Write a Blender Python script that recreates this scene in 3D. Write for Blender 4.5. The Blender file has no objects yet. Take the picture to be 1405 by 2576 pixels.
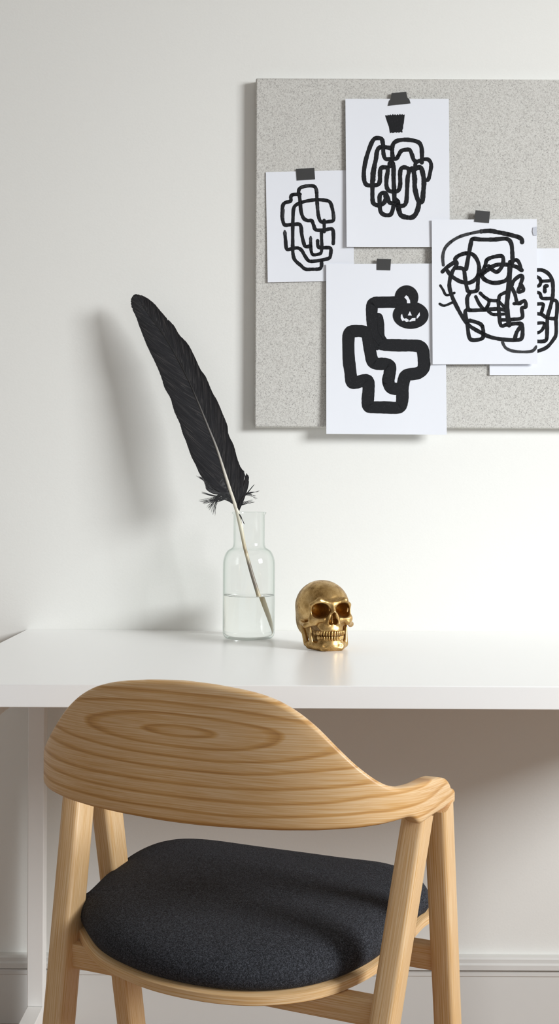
import bpy, math, random
import numpy as np
from mathutils import Vector, Matrix
random.seed(7); np.random.seed(7)
sc = bpy.context.scene
COL = sc.collection

# ------------------------------------------------------------------ camera
F, CX, CY, H = 2800.0, 702.5, 1266.0, 0.996      # focal length in px, optical centre, eye height
ROLL = math.radians(0.25)
def px(x, y, D):
    """world point at distance D from the camera plane that the photograph shows at pixel x, y"""
    a, b = x-CX, y-CY
    u = a*math.cos(ROLL)+b*math.sin(ROLL); v = -a*math.sin(ROLL)+b*math.cos(ROLL)
    return Vector((u*D/F, D, H-v*D/F))
def pxz(x, y, z):
    a, b = x-CX, y-CY
    v = -a*math.sin(ROLL)+b*math.cos(ROLL)
    return px(x, y, F*(H-z)/v)
def proj(p):
    u = F*p[0]/p[1]; v = -F*(p[2]-H)/p[1]
    return CX+u*math.cos(ROLL)-v*math.sin(ROLL), CY+u*math.sin(ROLL)+v*math.cos(ROLL)
cam = bpy.data.objects.new('camera', bpy.data.cameras.new('camera')); COL.objects.link(cam)
cam.data.sensor_fit = 'VERTICAL'; cam.data.sensor_height = 36; cam.data.lens = F/2576*36
cam.data.shift_y = (CY-1288)/2576; cam.data.clip_start = 0.02
cam.matrix_world = Matrix.Translation((0, 0, H)) @ Matrix.Rotation(math.pi/2, 4, 'X') @ Matrix.Rotation(ROLL, 4, 'Z')
sc.camera = cam

# ------------------------------------------------------------------ materials
def lin(c):
    c = c/255.0
    return c/12.92 if c <= 0.04045 else ((c+0.055)/1.055)**2.4
def rgb(r, g, b): return (lin(r), lin(g), lin(b), 1)
class NT:
    def __init__(s, name):
        s.m = bpy.data.materials.new(name); s.m.use_nodes = True
        s.t = s.m.node_tree; s.b = s.t.nodes['Principled BSDF']
    def n(s, typ, **kw):
        o = s.t.nodes.new(typ)
        for k, v in kw.items():
            if k.startswith('i_'): o.inputs[k[2:].replace('_', ' ')].default_value = v
            else: setattr(o, k, v)
        return o
    def l(s, a, b): s.t.links.new(a, b)
    def math(s, op, a, b=None):
        o = s.n('ShaderNodeMath', operation=op)
        for i, v in enumerate((a, b)):
            if v is None: continue
            if isinstance(v, (int, float)): o.inputs[i].default_value = v
            else: s.l(v, o.inputs[i])
        return o.outputs[0]
    def ramp(s, fac, stops):
        o = s.n('ShaderNodeValToRGB'); e = o.color_ramp.elements
        while len(e) < len(stops): e.new(0.5)
        for k, (p, c) in enumerate(stops): e[k].position = p; e[k].color = c
        s.l(fac, o.inputs[0]); return o.outputs[0]
    def bump(s, h, strength, dist):
        o = s.n('ShaderNodeBump'); o.inputs['Strength'].default_value = strength; o.inputs['Distance'].default_value = dist
        s.l(h, o.inputs['Height']); s.l(o.outputs[0], s.b.inputs['Normal'])
    def set(s, **kw):
        for k, v in kw.items(): s.b.inputs[k.replace('_', ' ')].default_value = v
        return s
def paint(name, col, rough, scale=0, strength=0, dist=0.001, var=0.0):
    m = NT(name).set(Base_Color=col, Roughness=rough)
    tc = m.n('ShaderNodeTexCoord')
    nz = m.n('ShaderNodeTexNoise', i_Scale=scale or 60.0, i_Detail=4.0); m.l(tc.outputs['Object'], nz.inputs['Vector'])
    c2 = tuple(max(0, c*(1-var)) for c in col[:3])+(1,)
    m.l(m.ramp(nz.outputs['Fac'], [(0.3, c2), (0.7, col)]), m.b.inputs['Base Color'])
    if strength: m.bump(nz.outputs['Fac'], strength, dist)
    return m.m
M = {}
M['wall'] = paint('wall_paint', rgb(236, 236, 232), 0.75, 260, 0.12, 0.001, 0.01)
M['trim'] = paint('trim_paint', rgb(222, 222, 219), 0.45, 40, 0.03, 0.001, 0.01)
M['desk'] = paint('desk_lacquer', rgb(251, 251, 250), 0.28, 500, 0.01, 0.0005, 0.004)
M['deskleg'] = paint('desk_leg_lacquer', rgb(242, 241, 238), 0.4, 300, 0.02, 0.0005, 0.01)
M['paper'] = paint('drawing_paper', rgb(233, 236, 243), 0.8, 900, 0.05, 0.0002, 0.01)
def ink():
    m = NT('black_ink').set(Roughness=0.7); m.b.inputs['Specular IOR Level'].default_value = 0.2
    tc = m.n('ShaderNodeTexCoord')
    nz = m.n('ShaderNodeTexNoise', i_Scale=420.0, i_Detail=5.0); m.l(tc.outputs['Object'], nz.inputs['Vector'])
    m.l(m.ramp(nz.outputs['Fac'], [(0.0, rgb(22, 23, 25)), (0.62, rgb(32, 33, 36)), (0.8, rgb(56, 58, 62))]), m.b.inputs['Base Color'])
    return m.m
M['ink'] = ink()
def dry():
    m = NT('dry_brush_ink').set(Roughness=0.7)
    tc = m.n('ShaderNodeTexCoord')
    nz = m.n('ShaderNodeTexNoise', i_Scale=1500.0, i_Detail=3.0); m.l(tc.outputs['Object'], nz.inputs['Vector'])
    m.l(m.ramp(nz.outputs['Fac'], [(0.45, rgb(34, 35, 38)), (0.62, rgb(52, 54, 58)), (0.72, rgb(120, 122, 128))]), m.b.inputs['Base Color'])
    return m.m
M['dry'] = dry()
M['tape'] = paint('black_paper_tape', rgb(58, 58, 58), 0.55, 800, 0.15, 0.0003, 0.08)
def board():
    m = NT('board_fabric').set(Roughness=0.95)
    tc = m.n('ShaderNodeTexCoord')
    v = m.n('ShaderNodeTexVoronoi', i_Scale=520.0); m.l(tc.outputs['Object'], v.inputs['Vector'])
    nz = m.n('ShaderNodeTexNoise', i_Scale=330.0, i_Detail=4.0, i_Roughness=0.7); m.l(tc.outputs['Object'], nz.inputs['Vector'])
    s = m.math('ADD', m.math('MULTIPLY', v.outputs['Distance'], 0.35), nz.outputs['Fac'])
    m.l(m.ramp(s, [(0.43, rgb(142, 140, 137)), (0.53, rgb(180, 178, 174)), (0.62, rgb(196, 194, 189)), (0.8, rgb(212, 211, 206))]), m.b.inputs['Base Color'])
    m.bump(s, 0.5, 0.0006); return m.m
M['board'] = board()
def wood(name, cathedral=False, dark=1.0):
    m = NT(name).set(Roughness=0.42)
    tc = m.n('ShaderNodeTexCoord')
    sp = m.n('ShaderNodeSeparateXYZ'); m.l(tc.outputs['UV'], sp.inputs[0])
    U, V = sp.outputs[0], sp.outputs[1]          # metres along, metres across
    cmb = m.n('ShaderNodeCombineXYZ'); m.l(m.math('MULTIPLY', U, 0.12), cmb.inputs[0]); m.l(V, cmb.inputs[1])
    low = m.n('ShaderNodeTexNoise', i_Scale=22.0, i_Detail=2.0); m.l(cmb.outputs[0], low.inputs['Vector'])
    if cathedral:
        du = m.math('MULTIPLY', m.math('ADD', U, 0.0), 0.155)
        dv = m.math('ADD', V, -0.745)
        dist = m.math('SQRT', m.math('ADD', m.math('MULTIPLY', du, du), m.math('MULTIPLY', dv, dv)))
        d = m.math('ADD', dist, m.math('MULTIPLY', low.outputs['Fac'], 0.016))
        ph = m.math('MULTIPLY', d, 74.0)
    else:
        ph = m.math('MULTIPLY', m.math('ADD', V, m.math('MULTIPLY', low.outputs['Fac'], 0.02)), 330.0)
    w = m.math('FRACT', ph)
    ring = m.ramp(w, [(0.0, (0.1, 0.1, 0.1, 1)), (0.66, (0.24, 0.24, 0.24, 1)), (0.88, (1, 1, 1, 1)), (1.0, (0.1, 0.1, 0.1, 1))])
    f3 = m.n('ShaderNodeCombineXYZ'); m.l(m.math('MULTIPLY', U, 14.0), f3.inputs[0]); m.l(m.math('MULTIPLY', V, 700.0), f3.inputs[1])
    fine = m.n('ShaderNodeTexNoise', i_Scale=1.0, i_Detail=3.0); m.l(f3.outputs[0], fine.inputs['Vector'])
    k = m.math('ADD', m.math('MULTIPLY', ring, 0.32 if cathedral else 0.14), m.math('MULTIPLY', fine.outputs['Fac'], 0.55))
    a = (231*dark, 201*dark, 160*dark); b = (207*dark, 160*dark, 98*dark); c = (148*dark, 95*dark, 45*dark)
    m.l(m.ramp(k, [(0.2, rgb(*a)), (0.45, rgb(*b)), (0.85, rgb(*c))]), m.b.inputs['Base Color'])
    m.bump(fine.outputs['Fac'], 0.12, 0.0004)
    return m.m
M['wood_back'] = wood('oak_backrest', True); M['wood'] = wood('oak_straight')
def seatfab():
    m = NT('charcoal_weave').set(Roughness=0.9)
    m.b.inputs['Specular IOR Level'].default_value = 0.25
    tc = m.n('ShaderNodeTexCoord')
    mp = m.n('ShaderNodeMapping'); mp.inputs['Scale'].default_value = (1, 0.7, 1); m.l(tc.outputs['Object'], mp.inputs[0])
    v = m.n('ShaderNodeTexVoronoi', i_Scale=850.0); m.l(mp.outputs[0], v.inputs['Vector'])
    nz = m.n('ShaderNodeTexNoise', i_Scale=420.0, i_Detail=3.0); m.l(tc.outputs['Object'], nz.inputs['Vector'])
    s = m.math('ADD', m.math('MULTIPLY', v.outputs['Distance'], 0.6), m.math('MULTIPLY', nz.outputs['Fac'], 0.6))
    m.l(m.ramp(s, [(0.3, rgb(86, 89, 97)), (0.5, rgb(58, 60, 66)), (0.75, rgb(30, 31, 35))]), m.b.inputs['Base Color'])
    m.bump(s, -0.6 if False else 0.6, 0.0008); return m.m
M['seat'] = seatfab()
def gold():
    m = NT('antique_gold').set(Metallic=1.0, Roughness=0.3)
    tc = m.n('ShaderNodeTexCoord')
    a = m.n('ShaderNodeTexNoise', i_Scale=45.0, i_Detail=5.0, i_Roughness=0.65); m.l(tc.outputs['Object'], a.inputs['Vector'])
    g = m.n('ShaderNodeTexNoise', i_Scale=900.0, i_Detail=2.0); m.l(tc.outputs['Object'], g.inputs['Vector'])
    s = m.math('ADD', m.math('MULTIPLY', a.outputs['Fac'], 0.75), m.math('MULTIPLY', g.outputs['Fac'], 0.25))
    m.l(m.ramp(s, [(0.36, rgb(128, 98, 56)), (0.5, rgb(190, 155, 100)), (0.66, rgb(224, 192, 138))]), m.b.inputs['Base Color'])
    m.l(m.ramp(s, [(0.35, (0.5, 0.5, 0.5, 1)), (0.65, (0.27, 0.27, 0.27, 1))]), m.b.inputs['Roughness'])
    m.bump(s, 0.25, 0.0006); return m.m
M['gold'] = gold()
def vane_mat():
    m = NT('feather_vane').set(Roughness=0.36)
    tc = m.n('ShaderNodeTexCoord')
    sp = m.n('ShaderNodeSeparateXYZ'); m.l(tc.outputs['UV'], sp.inputs[0])
    cmb = m.n('ShaderNodeCombineXYZ'); m.l(m.math('MULTIPLY', sp.outputs[0], 2.0), cmb.inputs[0]); m.l(m.math('MULTIPLY', sp.outputs[1], 500.0), cmb.inputs[1])
    nz = m.n('ShaderNodeTexNoise', i_Scale=1.0, i_Detail=3.0); m.l(cmb.outputs[0], nz.inputs['Vector'])
    m.l(m.ramp(nz.outputs['Fac'], [(0.38, rgb(20, 20, 23)), (0.55, rgb(36, 36, 40)), (0.72, rgb(84, 80, 78))]), m.b.inputs['Base Color'])
    m.bump(nz.outputs['Fac'], 0.5, 0.0005); return m.m
M['vane'] = vane_mat()
M['down'] = NT('feather_down').set(Base_Color=rgb(34, 34, 36), Roughness=0.6).m
def quill():
    m = NT('feather_quill').set(Roughness=0.35)
    tc = m.n('ShaderNodeTexCoord')
    sp = m.n('ShaderNodeSeparateXYZ'); m.l(tc.outputs['UV'], sp.inputs[0])      # u = 0 tip .. 1 root
    m.l(m.ramp(sp.outputs[0], [(0.0, rgb(24, 23, 23)), (0.30, rgb(40, 38, 38)), (0.44, rgb(130, 127, 124)), (0.55, rgb(212, 207, 196)), (0.70, rgb(216, 210, 190)),
        (0.745, rgb(190, 176, 146)), (0.765, rgb(150, 130, 100)), (0.772, rgb(206, 194, 166)), (0.80, rgb(120, 110, 98)), (0.86, rgb(128, 116, 104)), (0.895, rgb(214, 200, 166)), (1.0, rgb(216, 204, 170))]), m.b.inputs['Base Color'])
    return m.m
M['quill'] = quill()
def thin_glass():
    # thin walled glass: light passes straight through, reflection rises towards grazing angles
    m = NT('clear_glass'); t = m.t; t.nodes.remove(m.b)
    out = t.nodes['Material Output']
    tr = m.n('ShaderNodeBsdfTransparent'); tr.inputs[0].default_value = (0.985, 0.992, 0.987, 1)
    gl = m.n('ShaderNodeBsdfGlossy'); gl.inputs['Roughness'].default_value = 0.0; gl.inputs['Color'].default_value = (0.86, 0.9, 0.88, 1)
    fr = m.n('ShaderNodeLayerWeight'); fr.inputs['Blend'].default_value = 0.5
    k = m.math('ADD', m.math('MULTIPLY', m.math('POWER', fr.outputs['Facing'], 4.0), 0.75), 0.025)
    m.l(m.ramp(m.math('POWER', fr.outputs['Facing'], 3.0), [(0.0, (0.992, 0.996, 0.993, 1)), (0.35, (0.95, 0.965, 0.955, 1)), (1.0, (0.5, 0.54, 0.52, 1))]), tr.inputs[0])
    mx = m.n('ShaderNodeMixShader'); m.l(k, mx.inputs[0]); m.l(tr.outputs[0], mx.inputs[1]); m.l(gl.outputs[0], mx.inputs[2]); m.l(mx.outputs[0], out.inputs['Surface'])
    return m.m
M['glass'] = thin_glass()
M['water'] = NT('clear_water').set(Base_Color=(0.99, 1, 0.995, 1), Roughness=0.0, IOR=1.33, Transmission_Weight=1.0).m
def floorwood():
    m = NT('floor_boards').set(Roughness=0.45)
    tc = m.n('ShaderNodeTexCoord')
    br = m.n('ShaderNodeTexBrick'); m.l(tc.outputs['Object'], br.inputs['Vector'])
    br.inputs['Scale'].default_value = 1.0; br.inputs['Brick Width'].default_value = 1.4; br.inputs['Row Height'].default_value = 0.14; br.inputs['Mortar Size'].default_value = 0.0015
    br.inputs['Color1'].default_value = rgb(158, 120, 84); br.inputs['Color2'].default_value = rgb(146, 108, 74); br.inputs['Mortar'].default_value = rgb(90, 70, 52)
    m.l(br.outputs['Color'], m.b.inputs['Base Color']); return m.m
M['floor'] = floorwood()
M['frost'] = NT('frosted_tape').set(Base_Color=rgb(196, 200, 210), Roughness=0.4).m

# ------------------------------------------------------------------ object helpers
def tag(o, label, cat, group=None):
    o['label'] = label; o['category'] = cat
    if group: o['group'] = group
    return o
def mesh(name, V, Fc, mat, parent=None, uv=None, smooth=True, origin=None, autos=None):
    me = bpy.data.meshes.new(name)
    V = [Vector(v) for v in V]
    if parent is not None: base = Vector(parent['_w'])
    else: base = Vector(origin) if origin is not None else sum(V, Vector())/len(V)
    off = base
    me.from_pydata([v-off for v in V], [], Fc)
    if uv is not None:
        L = me.uv_layers.new(name='UVMap')
        for lp in me.loops: L.data[lp.index].uv = uv[lp.vertex_index]
    me.materials.append(mat)
    if smooth:
        me.polygons.foreach_set('use_smooth', [True]*len(me.polygons))
        if autos: me.set_sharp_from_angle(angle=math.radians(autos))
    me.update()
    o = bpy.data.objects.new(name, me); COL.objects.link(o)
    o['_w'] = tuple(base)
    if parent is not None: o.parent = parent
    else: o.location = base
    return o
def empty(name, loc, label, cat, group=None):
    o = bpy.data.objects.new(name, None); COL.objects.link(o); o.location = loc
    o.empty_display_size = 0.05; o['_w'] = tuple(loc)
    return tag(o, label, cat, group)
def box_vf(x0, x1, y0, y1, z0, z1):
    V = [(x, y, z) for z in (z0, z1) for y in (y0, y1) for x in (x0, x1)]
    return V, [(0, 2, 3, 1), (4, 5, 7, 6), (0, 1, 5, 4), (2, 6, 7, 3), (0, 4, 6, 2), (1, 3, 7, 5)]
def bevel(o, w, seg=3):
    b = o.modifiers.new('bevel', 'BEVEL'); b.width = w; b.segments = seg; b.limit_method = 'ANGLE'
    return o
def box(name, x0, x1, y0, y1, z0, z1, mat, parent=None, bw=0, origin=None):
    V, Fc = box_vf(x0, x1, y0, y1, z0, z1)
    o = mesh(name, V, Fc, mat, parent, smooth=bw > 0, autos=40, origin=origin)
    if bw: bevel(o, bw)
    return o
def cat(pts, n=8, closed=False):
    P = [np.array(p, float) for p in pts]; out = []; N = len(P)
    rng = range(N) if closed else range(N-1)
    for i in rng:
        if closed: a, b, c, d = P[(i-1) % N], P[i], P[(i+1) % N], P[(i+2) % N]
        else: a, b, c, d = P[max(i-1, 0)], P[i], P[i+1], P[min(i+2, N-1)]
        for k in range(n):
            t = k/n
            out.append(0.5*((2*b)+(-a+c)*t+(2*a-5*b+4*c-d)*t*t+(-a+3*b-3*c+d)*t**3))
    if not closed: out.append(P[-1])
    return out
def tube(path, radii, k=10):
    V = []; Fc = []; uv = []; N = len(path); P = [Vector(p) for p in path]
    for i, p in enumerate(P):
        t = (P[min(i+1, N-1)]-P[max(i-1, 0)]).normalized()
        a = t.cross(Vector((0, 1, 0.01))).normalized(); b = t.cross(a).normalized()
        r = radii[i] if hasattr(radii, '__len__') else radii
        for j in range(k):
            an = 2*math.pi*j/k; V.append(p+(a*math.cos(an)+b*math.sin(an))*r); uv.append((i/(N-1), j/k))
    for i in range(N-1):
        for j in range(k):
            Fc.append((i*k+j, i*k+(j+1) % k, (i+1)*k+(j+1) % k, (i+1)*k+j))
    Fc.append(tuple(range(k))[::-1]); Fc.append(tuple((N-1)*k+j for j in range(k)))
    return V, Fc, uv
def lathe(prof, c, k=96, close=False):
    V = []; Fc = []; n = len(prof)
    for (r, z) in prof:
        for j in range(k):
            a = 2*math.pi*j/k; V.append((c[0]+r*math.cos(a), c[1]+r*math.sin(a), c[2]+z))
    for i in range(n-1):
        for j in range(k): Fc.append((i*k+j, i*k+(j+1) % k, (i+1)*k+(j+1) % k, (i+1)*k+j))
    Fc.append(tuple(range(k))[::-1]); Fc.append(tuple((n-1)*k+j for j in range(k)))
    return V, Fc
def structure(o): o['kind'] = 'structure'; return o

# ------------------------------------------------------------------ room
FZ = -0.006                                 # floor level
WY = 2.15                                   # wall plane
structure(box('wall_back', -3.2, 3.45, WY, WY+0.12, 0, 2.7, M['wall']))
structure(box('floor', -3.2, 3.45, -2.2, WY+0.12, -0.08, FZ, M['floor']))
structure(box('wall_left', -3.32, -3.2, -2.2, WY+0.12, 0, 2.7, M['wall']))
structure(box('ceiling', -3.2, 3.45, -2.2, WY+0.12, 2.7, 2.8, M['wall']))
# skirting with a projecting cap, a shadow groove and a plain board
zc = px(1300, 2411, WY-0.02)[2]
def skirt_profile():
    zt = zc; y = WY
    return [(y, zt), (y-0.016, zt), (y-0.019, zt-0.003), (y-0.019, zt-0.010), (y-0.022, zt-0.013), (y-0.022, zt-0.0225),
            (y-0.006, zt-0.0235), (y-0.006, zt-0.027), (y-0.013, zt-0.028), (y-0.014, zt-0.031), (y-0.014, zt-0.037), (y-0.012, zt-0.039), (y-0.012, FZ), (y, FZ)]
pr = skirt_profile(); n = len(pr)
V = [(-3.2, a, b) for a, b in pr]+[(3.29, a, b) for a, b in pr]
Fc = [(i, (i+1) % n, n+(i+1) % n, n+i) for i in range(n)]+[tuple(range(n))[::-1], tuple(range(n, 2*n))]
structure(mesh('baseboard_back', V, Fc, M['trim'], smooth=False))

# ------------------------------------------------------------------ desk
DZ = 0.75
yf = 1.503
desk = empty('desk', (0.2, 1.8, FZ), 'long white lacquered desk standing against the wall under the pinboard', 'desk')
DX0, DX1 = -0.487, 0.98
box('tabletop', DX0, DX1, yf, WY-0.0005, DZ-0.0315, DZ, M['desk'], desk, 0.0012)
for sx in (1, 2):
    xa, xb = (-0.4665, -0.4365) if sx == 1 else (0.92, 0.95)
    box('leg', xa, xb, 2.075, 2.105, 0.0555, DZ-0.0315, M['deskleg'], desk, 0.0015)
    box('leg', xa, xb, yf+0.03, yf+0.06, 0.0555, DZ-0.0315, M['deskleg'], desk, 0.0015)
    box('floor_runner', xa, xb, yf+0.03, 2.105, FZ, 0.055, M['deskleg'], desk, 0.0015)
    box('side_rail', xa+0.002, xb-0.002, yf+0.061, 2.0745, 0.659, DZ-0.032, M['deskleg'], desk, 0.003)

# ------------------------------------------------------------------ pinboard
BY = WY-0.021
bl, br_, bt, bb = px(640.5, 1076, BY), px(1700, 640, BY), px(660, 196, BY), px(660, 1074.5, BY)
bx0, bx1, bz1, bz0 = px(641, 640, BY)[0], 0.95, bt[2], bb[2]
o = box('pinboard', bx0, bx1, BY, WY-0.0005, bz0, bz1, M['board'], None, 0.003)
tag(o, 'large grey fabric covered pinboard hanging on the wall above the desk', 'pinboard')

# papers -----------------------------------------------------------
class Paper:
    def __init__(s, TL, TR, BR, BL, depth, liftb, lifts):
        s.c = [np.array(p, float) for p in (TL, TR, BR, BL)]; s.depth = depth; s.liftb = liftb; s.lifts = lifts
        s.cor = [px(p[0], p[1], BY-depth) for p in s.c]
    def uv(s, x, y):
        TL, TR, BR, BL = s.c; u, v = 0.5, 0.5
        for _ in range(8):
            p = (1-v)*((1-u)*TL+u*TR)+v*((1-u)*BL+u*BR)
            du = (1-v)*(TR-TL)+v*(BR-BL); dv = (1-u)*(BL-TL)+u*(BR-TR)
            A = np.array([du, dv]).T; d = np.linalg.solve(A, np.array([x, y])-p); u += d[0]; v += d[1]
        return u, v
    def pt(s, u, v, off=0):
        a, b, c, d = s.cor
        p = (1-v)*((1-u)*a+u*b)+v*((1-u)*d+u*c)
        lift = s.liftb*max(v, 0)**2+s.lifts*(2*abs(u-0.5))**3*(0.35+0.65*v)
        return Vector((p[0], p[1]-lift-off, p[2]))
    def build(s, label, group):
        nu, nv = 14, 20; V = []; Fc = []
        for k, off in enumerate((0.00025, 0.0)):
            for j in range(nv+1):
                for i in range(nu+1): V.append(s.pt(i/nu, j/nv, off))
        w = nu+1; B = w*(nv+1)
        for j in range(nv):
            for i in range(nu):
                q = (j*w+i, j*w+i+1, (j+1)*w+i+1, (j+1)*w+i)
                Fc.append(q[::-1]); Fc.append(tuple(B+x for x in q))
        rim = [i for i in range(w)]+[j*w+nu for j in range(1, nv+1)]+[nv*w+i for i in range(nu-1, -1, -1)]+[j*w for j in range(nv-1, 0, -1)]
        for a, b in zip(rim, rim[1:]+rim[:1]): Fc.append((a, b, B+b, B+a))
        s.o = mesh('drawing_sheet', V, Fc, M['paper'], smooth=True, autos=40)
        tag(s.o, label, 'drawing', group); return s.o
    def clip(s, x, y):
        u, v = s.uv(x, y); return min(max(u, 0.002), 0.998), min(max(v, 0.002), 0.998)
    def ink(s, name, strokes, polys=(), mat='ink', off=0.00045, wob=0.06):
        V = []; Fc = []
        def disc(c, r, k=14):
            b = len(V)
            V.append(s.pt(*s.clip(*c), off))
            for j in range(k):
                a = 2*math.pi*j/k; V.append(s.pt(*s.clip(c[0]+r*math.cos(a), c[1]+r*math.sin(a)), off))
            for j in range(k): Fc.append((b, b+1+j, b+1+(j+1) % k))
        for w, pts in strokes:
            q = cat(pts, 7); N = len(q); ph = random.random()*9; b = len(V)
            for i, p in enumerate(q):
                t = q[min(i+1, N-1)]-q[max(i-1, 0)]; t = t/(np.linalg.norm(t)+1e-9); nn = np.array((-t[1], t[0]))
                ww = w/2*(1+wob*math.sin(i*0.55+ph)+wob*0.6*math.sin(i*1.9+ph*2)+wob*0.4*random.uniform(-1, 1))
                V.append(s.pt(*s.clip(*(p+nn*ww)), off)); V.append(s.pt(*s.clip(*(p-nn*ww)), off))
            for i in range(N-1): Fc.append((b+2*i, b+2*i+1, b+2*i+3, b+2*i+2))
            for i in [0, N-1]+list(range(7, N-1, 7)): disc(q[i], w/2*(0.97 if i in (0, N-1) else 0.99))
        for poly in polys:
            b = len(V)
            for p in poly: V.append(s.pt(*s.clip(*p), off))
            Fc.append(tuple(range(b, b+len(poly))))
        return mesh(name, V, Fc, M[mat], s.o, smooth=False)
def T(pts, o, k): return [(o[0]+x/k, o[1]+y/k) for x, y in pts]
GR = 'ink drawings taped to the pinboard'
P1 = Paper((668, 433), (887, 428), (890, 706), (673, 711), 0.0012, 0.0012, 0.0012)
P5 = Paper((1228, 626), (1492, 624), (1494, 943), (1230, 944), 0.0012, 0.0015, 0.001)
P2 = Paper((868, 249), (1128, 249), (1130, 622), (871, 622), 0.0046, 0.0022, 0.0018)
P3 = Paper((820, 664), (1119, 663), (1122, 1094), (820, 1092), 0.006, 0.0035, 0.0012)
P4 = Paper((1085, 553), (1349, 551), (1350, 916), (1087, 917), 0.0098, 0.001, 0.001)
P1.build('small white sheet with a thin looping brush line head, leftmost on the pinboard', GR)
P5.build('white sheet with a partly covered looping drawing, cut off at the right edge', GR)
P2.build('white sheet with tangled thick loops below a small black block, topmost on the pinboard', GR)
P3.build('large white sheet with bold black maze line and grinning pumpkin, hanging below the board edge', GR)
P4.build('white sheet with angular black line skull face, overlapping three other sheets', GR)
o5, k5 = (860, 230), 5.018
A = [(9.4, [(520, 715), (512, 650), (495, 600), (430, 590), (385, 625), (340, 730), (300, 860), (275, 1000), (275, 1100), (290, 1160), (325, 1187), (400, 1187), (455, 1175), (475, 1130), (477, 1050), (482, 990), (505, 962), (570, 962)]),
     (8.8, [(517, 700), (522, 790), (545, 850), (600, 857), (680, 850), (710, 810), (740, 758), (785, 740), (850, 740), (880, 800), (900, 860), (925, 885)]),
     (9.6, [(630, 722), (540, 705), (470, 712), (440, 760), (425, 860), (402, 960), (385, 1060), (382, 1190), (383, 1370), (405, 1425), (460, 1440), (515, 1420), (548, 1370), (545, 1320)]),
     (11, [(405, 960), (390, 1040), (390, 1120)]),
     (9.2, [(475, 1440), (472, 1330), (500, 1288), (550, 1292), (575, 1350), (600, 1408), (680, 1415)]),
     (9.2, [(472, 1430), (485, 1520), (530, 1560), (600, 1562), (630, 1520), (652, 1430)]),
     (9.2, [(638, 845), (632, 780), (632, 705), (655, 650), (710, 620), (800, 610), (900, 622), (970, 650), (1000, 710), (1006, 800), (1004, 900)]),
     (8.4, [(925, 965), (925, 912), (965, 882), (1045, 857), (1098, 872), (1122, 930), (1110, 1020), (1085, 1112), (1045, 1125)]),
     (9.6, [(602, 945), (600, 910), (635, 905), (648, 960), (648, 1100), (655, 1250), (660, 1420)]),
     (9.2, [(572, 962), (575, 1010), (560, 1100), (560, 1200), (590, 1255), (655, 1268), (710, 1250), (732, 1170), (730, 1050), (742, 980), (780, 960), (830, 975), (842, 1010), (825, 1100), (818, 1250), (808, 1390), (780, 1440), (720, 1450)]),
     (12, [(670, 1370), (695, 1400), (700, 1440)]),
     (10.6, [(700, 1400), (712, 1490), (740, 1565), (800, 1590), (870, 1595), (920, 1560), (955, 1480), (968, 1400)]),
     (10.4, [(850, 1000), (885, 975), (905, 1030), (915, 1120), (915, 1210), (940, 1330), (968, 1390), (1008, 1390), (1020, 1290), (1030, 1180), (1028, 1100), (1010, 1010), (995, 970), (960, 962), (915, 985)])]
blk = [(541, 305), (556, 299), (566, 310), (578, 292), (590, 304), (608, 290), (620, 303), (640, 286), (652, 300), (668, 288), (682, 302), (700, 287), (712, 300), (730, 284), (742, 298), (758, 286), (768, 297), (789, 292),
       (783, 350), (778, 400), (770, 430), (768, 470), (758, 490), (762, 517), (745, 520), (738, 511), (715, 524), (700, 514), (690, 524), (668, 516), (640, 528), (622, 520), (605, 531), (598, 505), (590, 450), (565, 380)]
P2.ink('ink_drawing', [(w*1.17, T(p, o5, k5)) for w, p in A])
P2.ink('ink_block', [], [T(blk[::-1], o5, k5)])
o6, k6 = (660, 410), 6.109
Bs = [(8.3, [(550, 470), (560, 410), (595, 375), (680, 355), (775, 355), (815, 385), (830, 450), (835, 560), (845, 700), (858, 810), (885, 890), (930, 912), (1000, 905), (1082, 888), (1090, 820), (1075, 720), (1040, 612), (980, 578), (850, 565), (740, 575), (620, 600), (520, 642), (477, 705), (467, 850), (463, 1000), (463, 1200), (463, 1350), (480, 1460), (520, 1520), (580, 1570), (655, 1632), (760, 1635), (870, 1630), (903, 1590), (905, 1520)]),
      (8.6, [(575, 482), (470, 487), (435, 520), (430, 585), (350, 610), (312, 655), (302, 760), (308, 870), (340, 952), (430, 950), (555, 942), (590, 985), (602, 1100), (632, 1230), (660, 1285), (730, 1280)]),
      (8.6, [(562, 475), (577, 600), (592, 750), (630, 850), (690, 885), (755, 890), (785, 960), (820, 1028), (950, 1030), (1068, 1018), (1088, 1120), (1085, 1240)]),
      (8.3, [(342, 1070), (352, 1180), (372, 1325), (450, 1318), (540, 1308), (600, 1345), (650, 1430), (700, 1498), (760, 1515), (900, 1495), (1020, 1465), (1045, 1400), (1045, 1315), (980, 1303), (880, 1305), (850, 1270), (845, 1195)]),
      (7.6, [(738, 1160), (740, 1280), (750, 1370), (780, 1412), (850, 1405), (898, 1380), (910, 1280), (905, 1150), (905, 1060)]),
      (7.6, [(945, 880), (948, 1060)])]
P1.ink('ink_drawing', [(w*1.08, T(p, o6, k6)) for w, p in Bs])
for p in ([(590, 372), (640, 358), (700, 350)], [(818, 390), (832, 430)], [(845, 640), (850, 720)], [(325, 720), (318, 830)], [(340, 1045), (345, 1100)], [(739, 1135), (740, 1200)], [(1098, 790), (1090, 850)]): P1.ink('dry_brush_mark', [(5, T(p, o6, k6))], mat='dry', off=0.0006)
o7, k7 = (1080, 520), 4.323
Cw = 8.8
C1 = [(8, [(148, 635), (142, 540), (168, 450), (235, 380), (330, 325), (450, 290), (560, 268)])]
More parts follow.
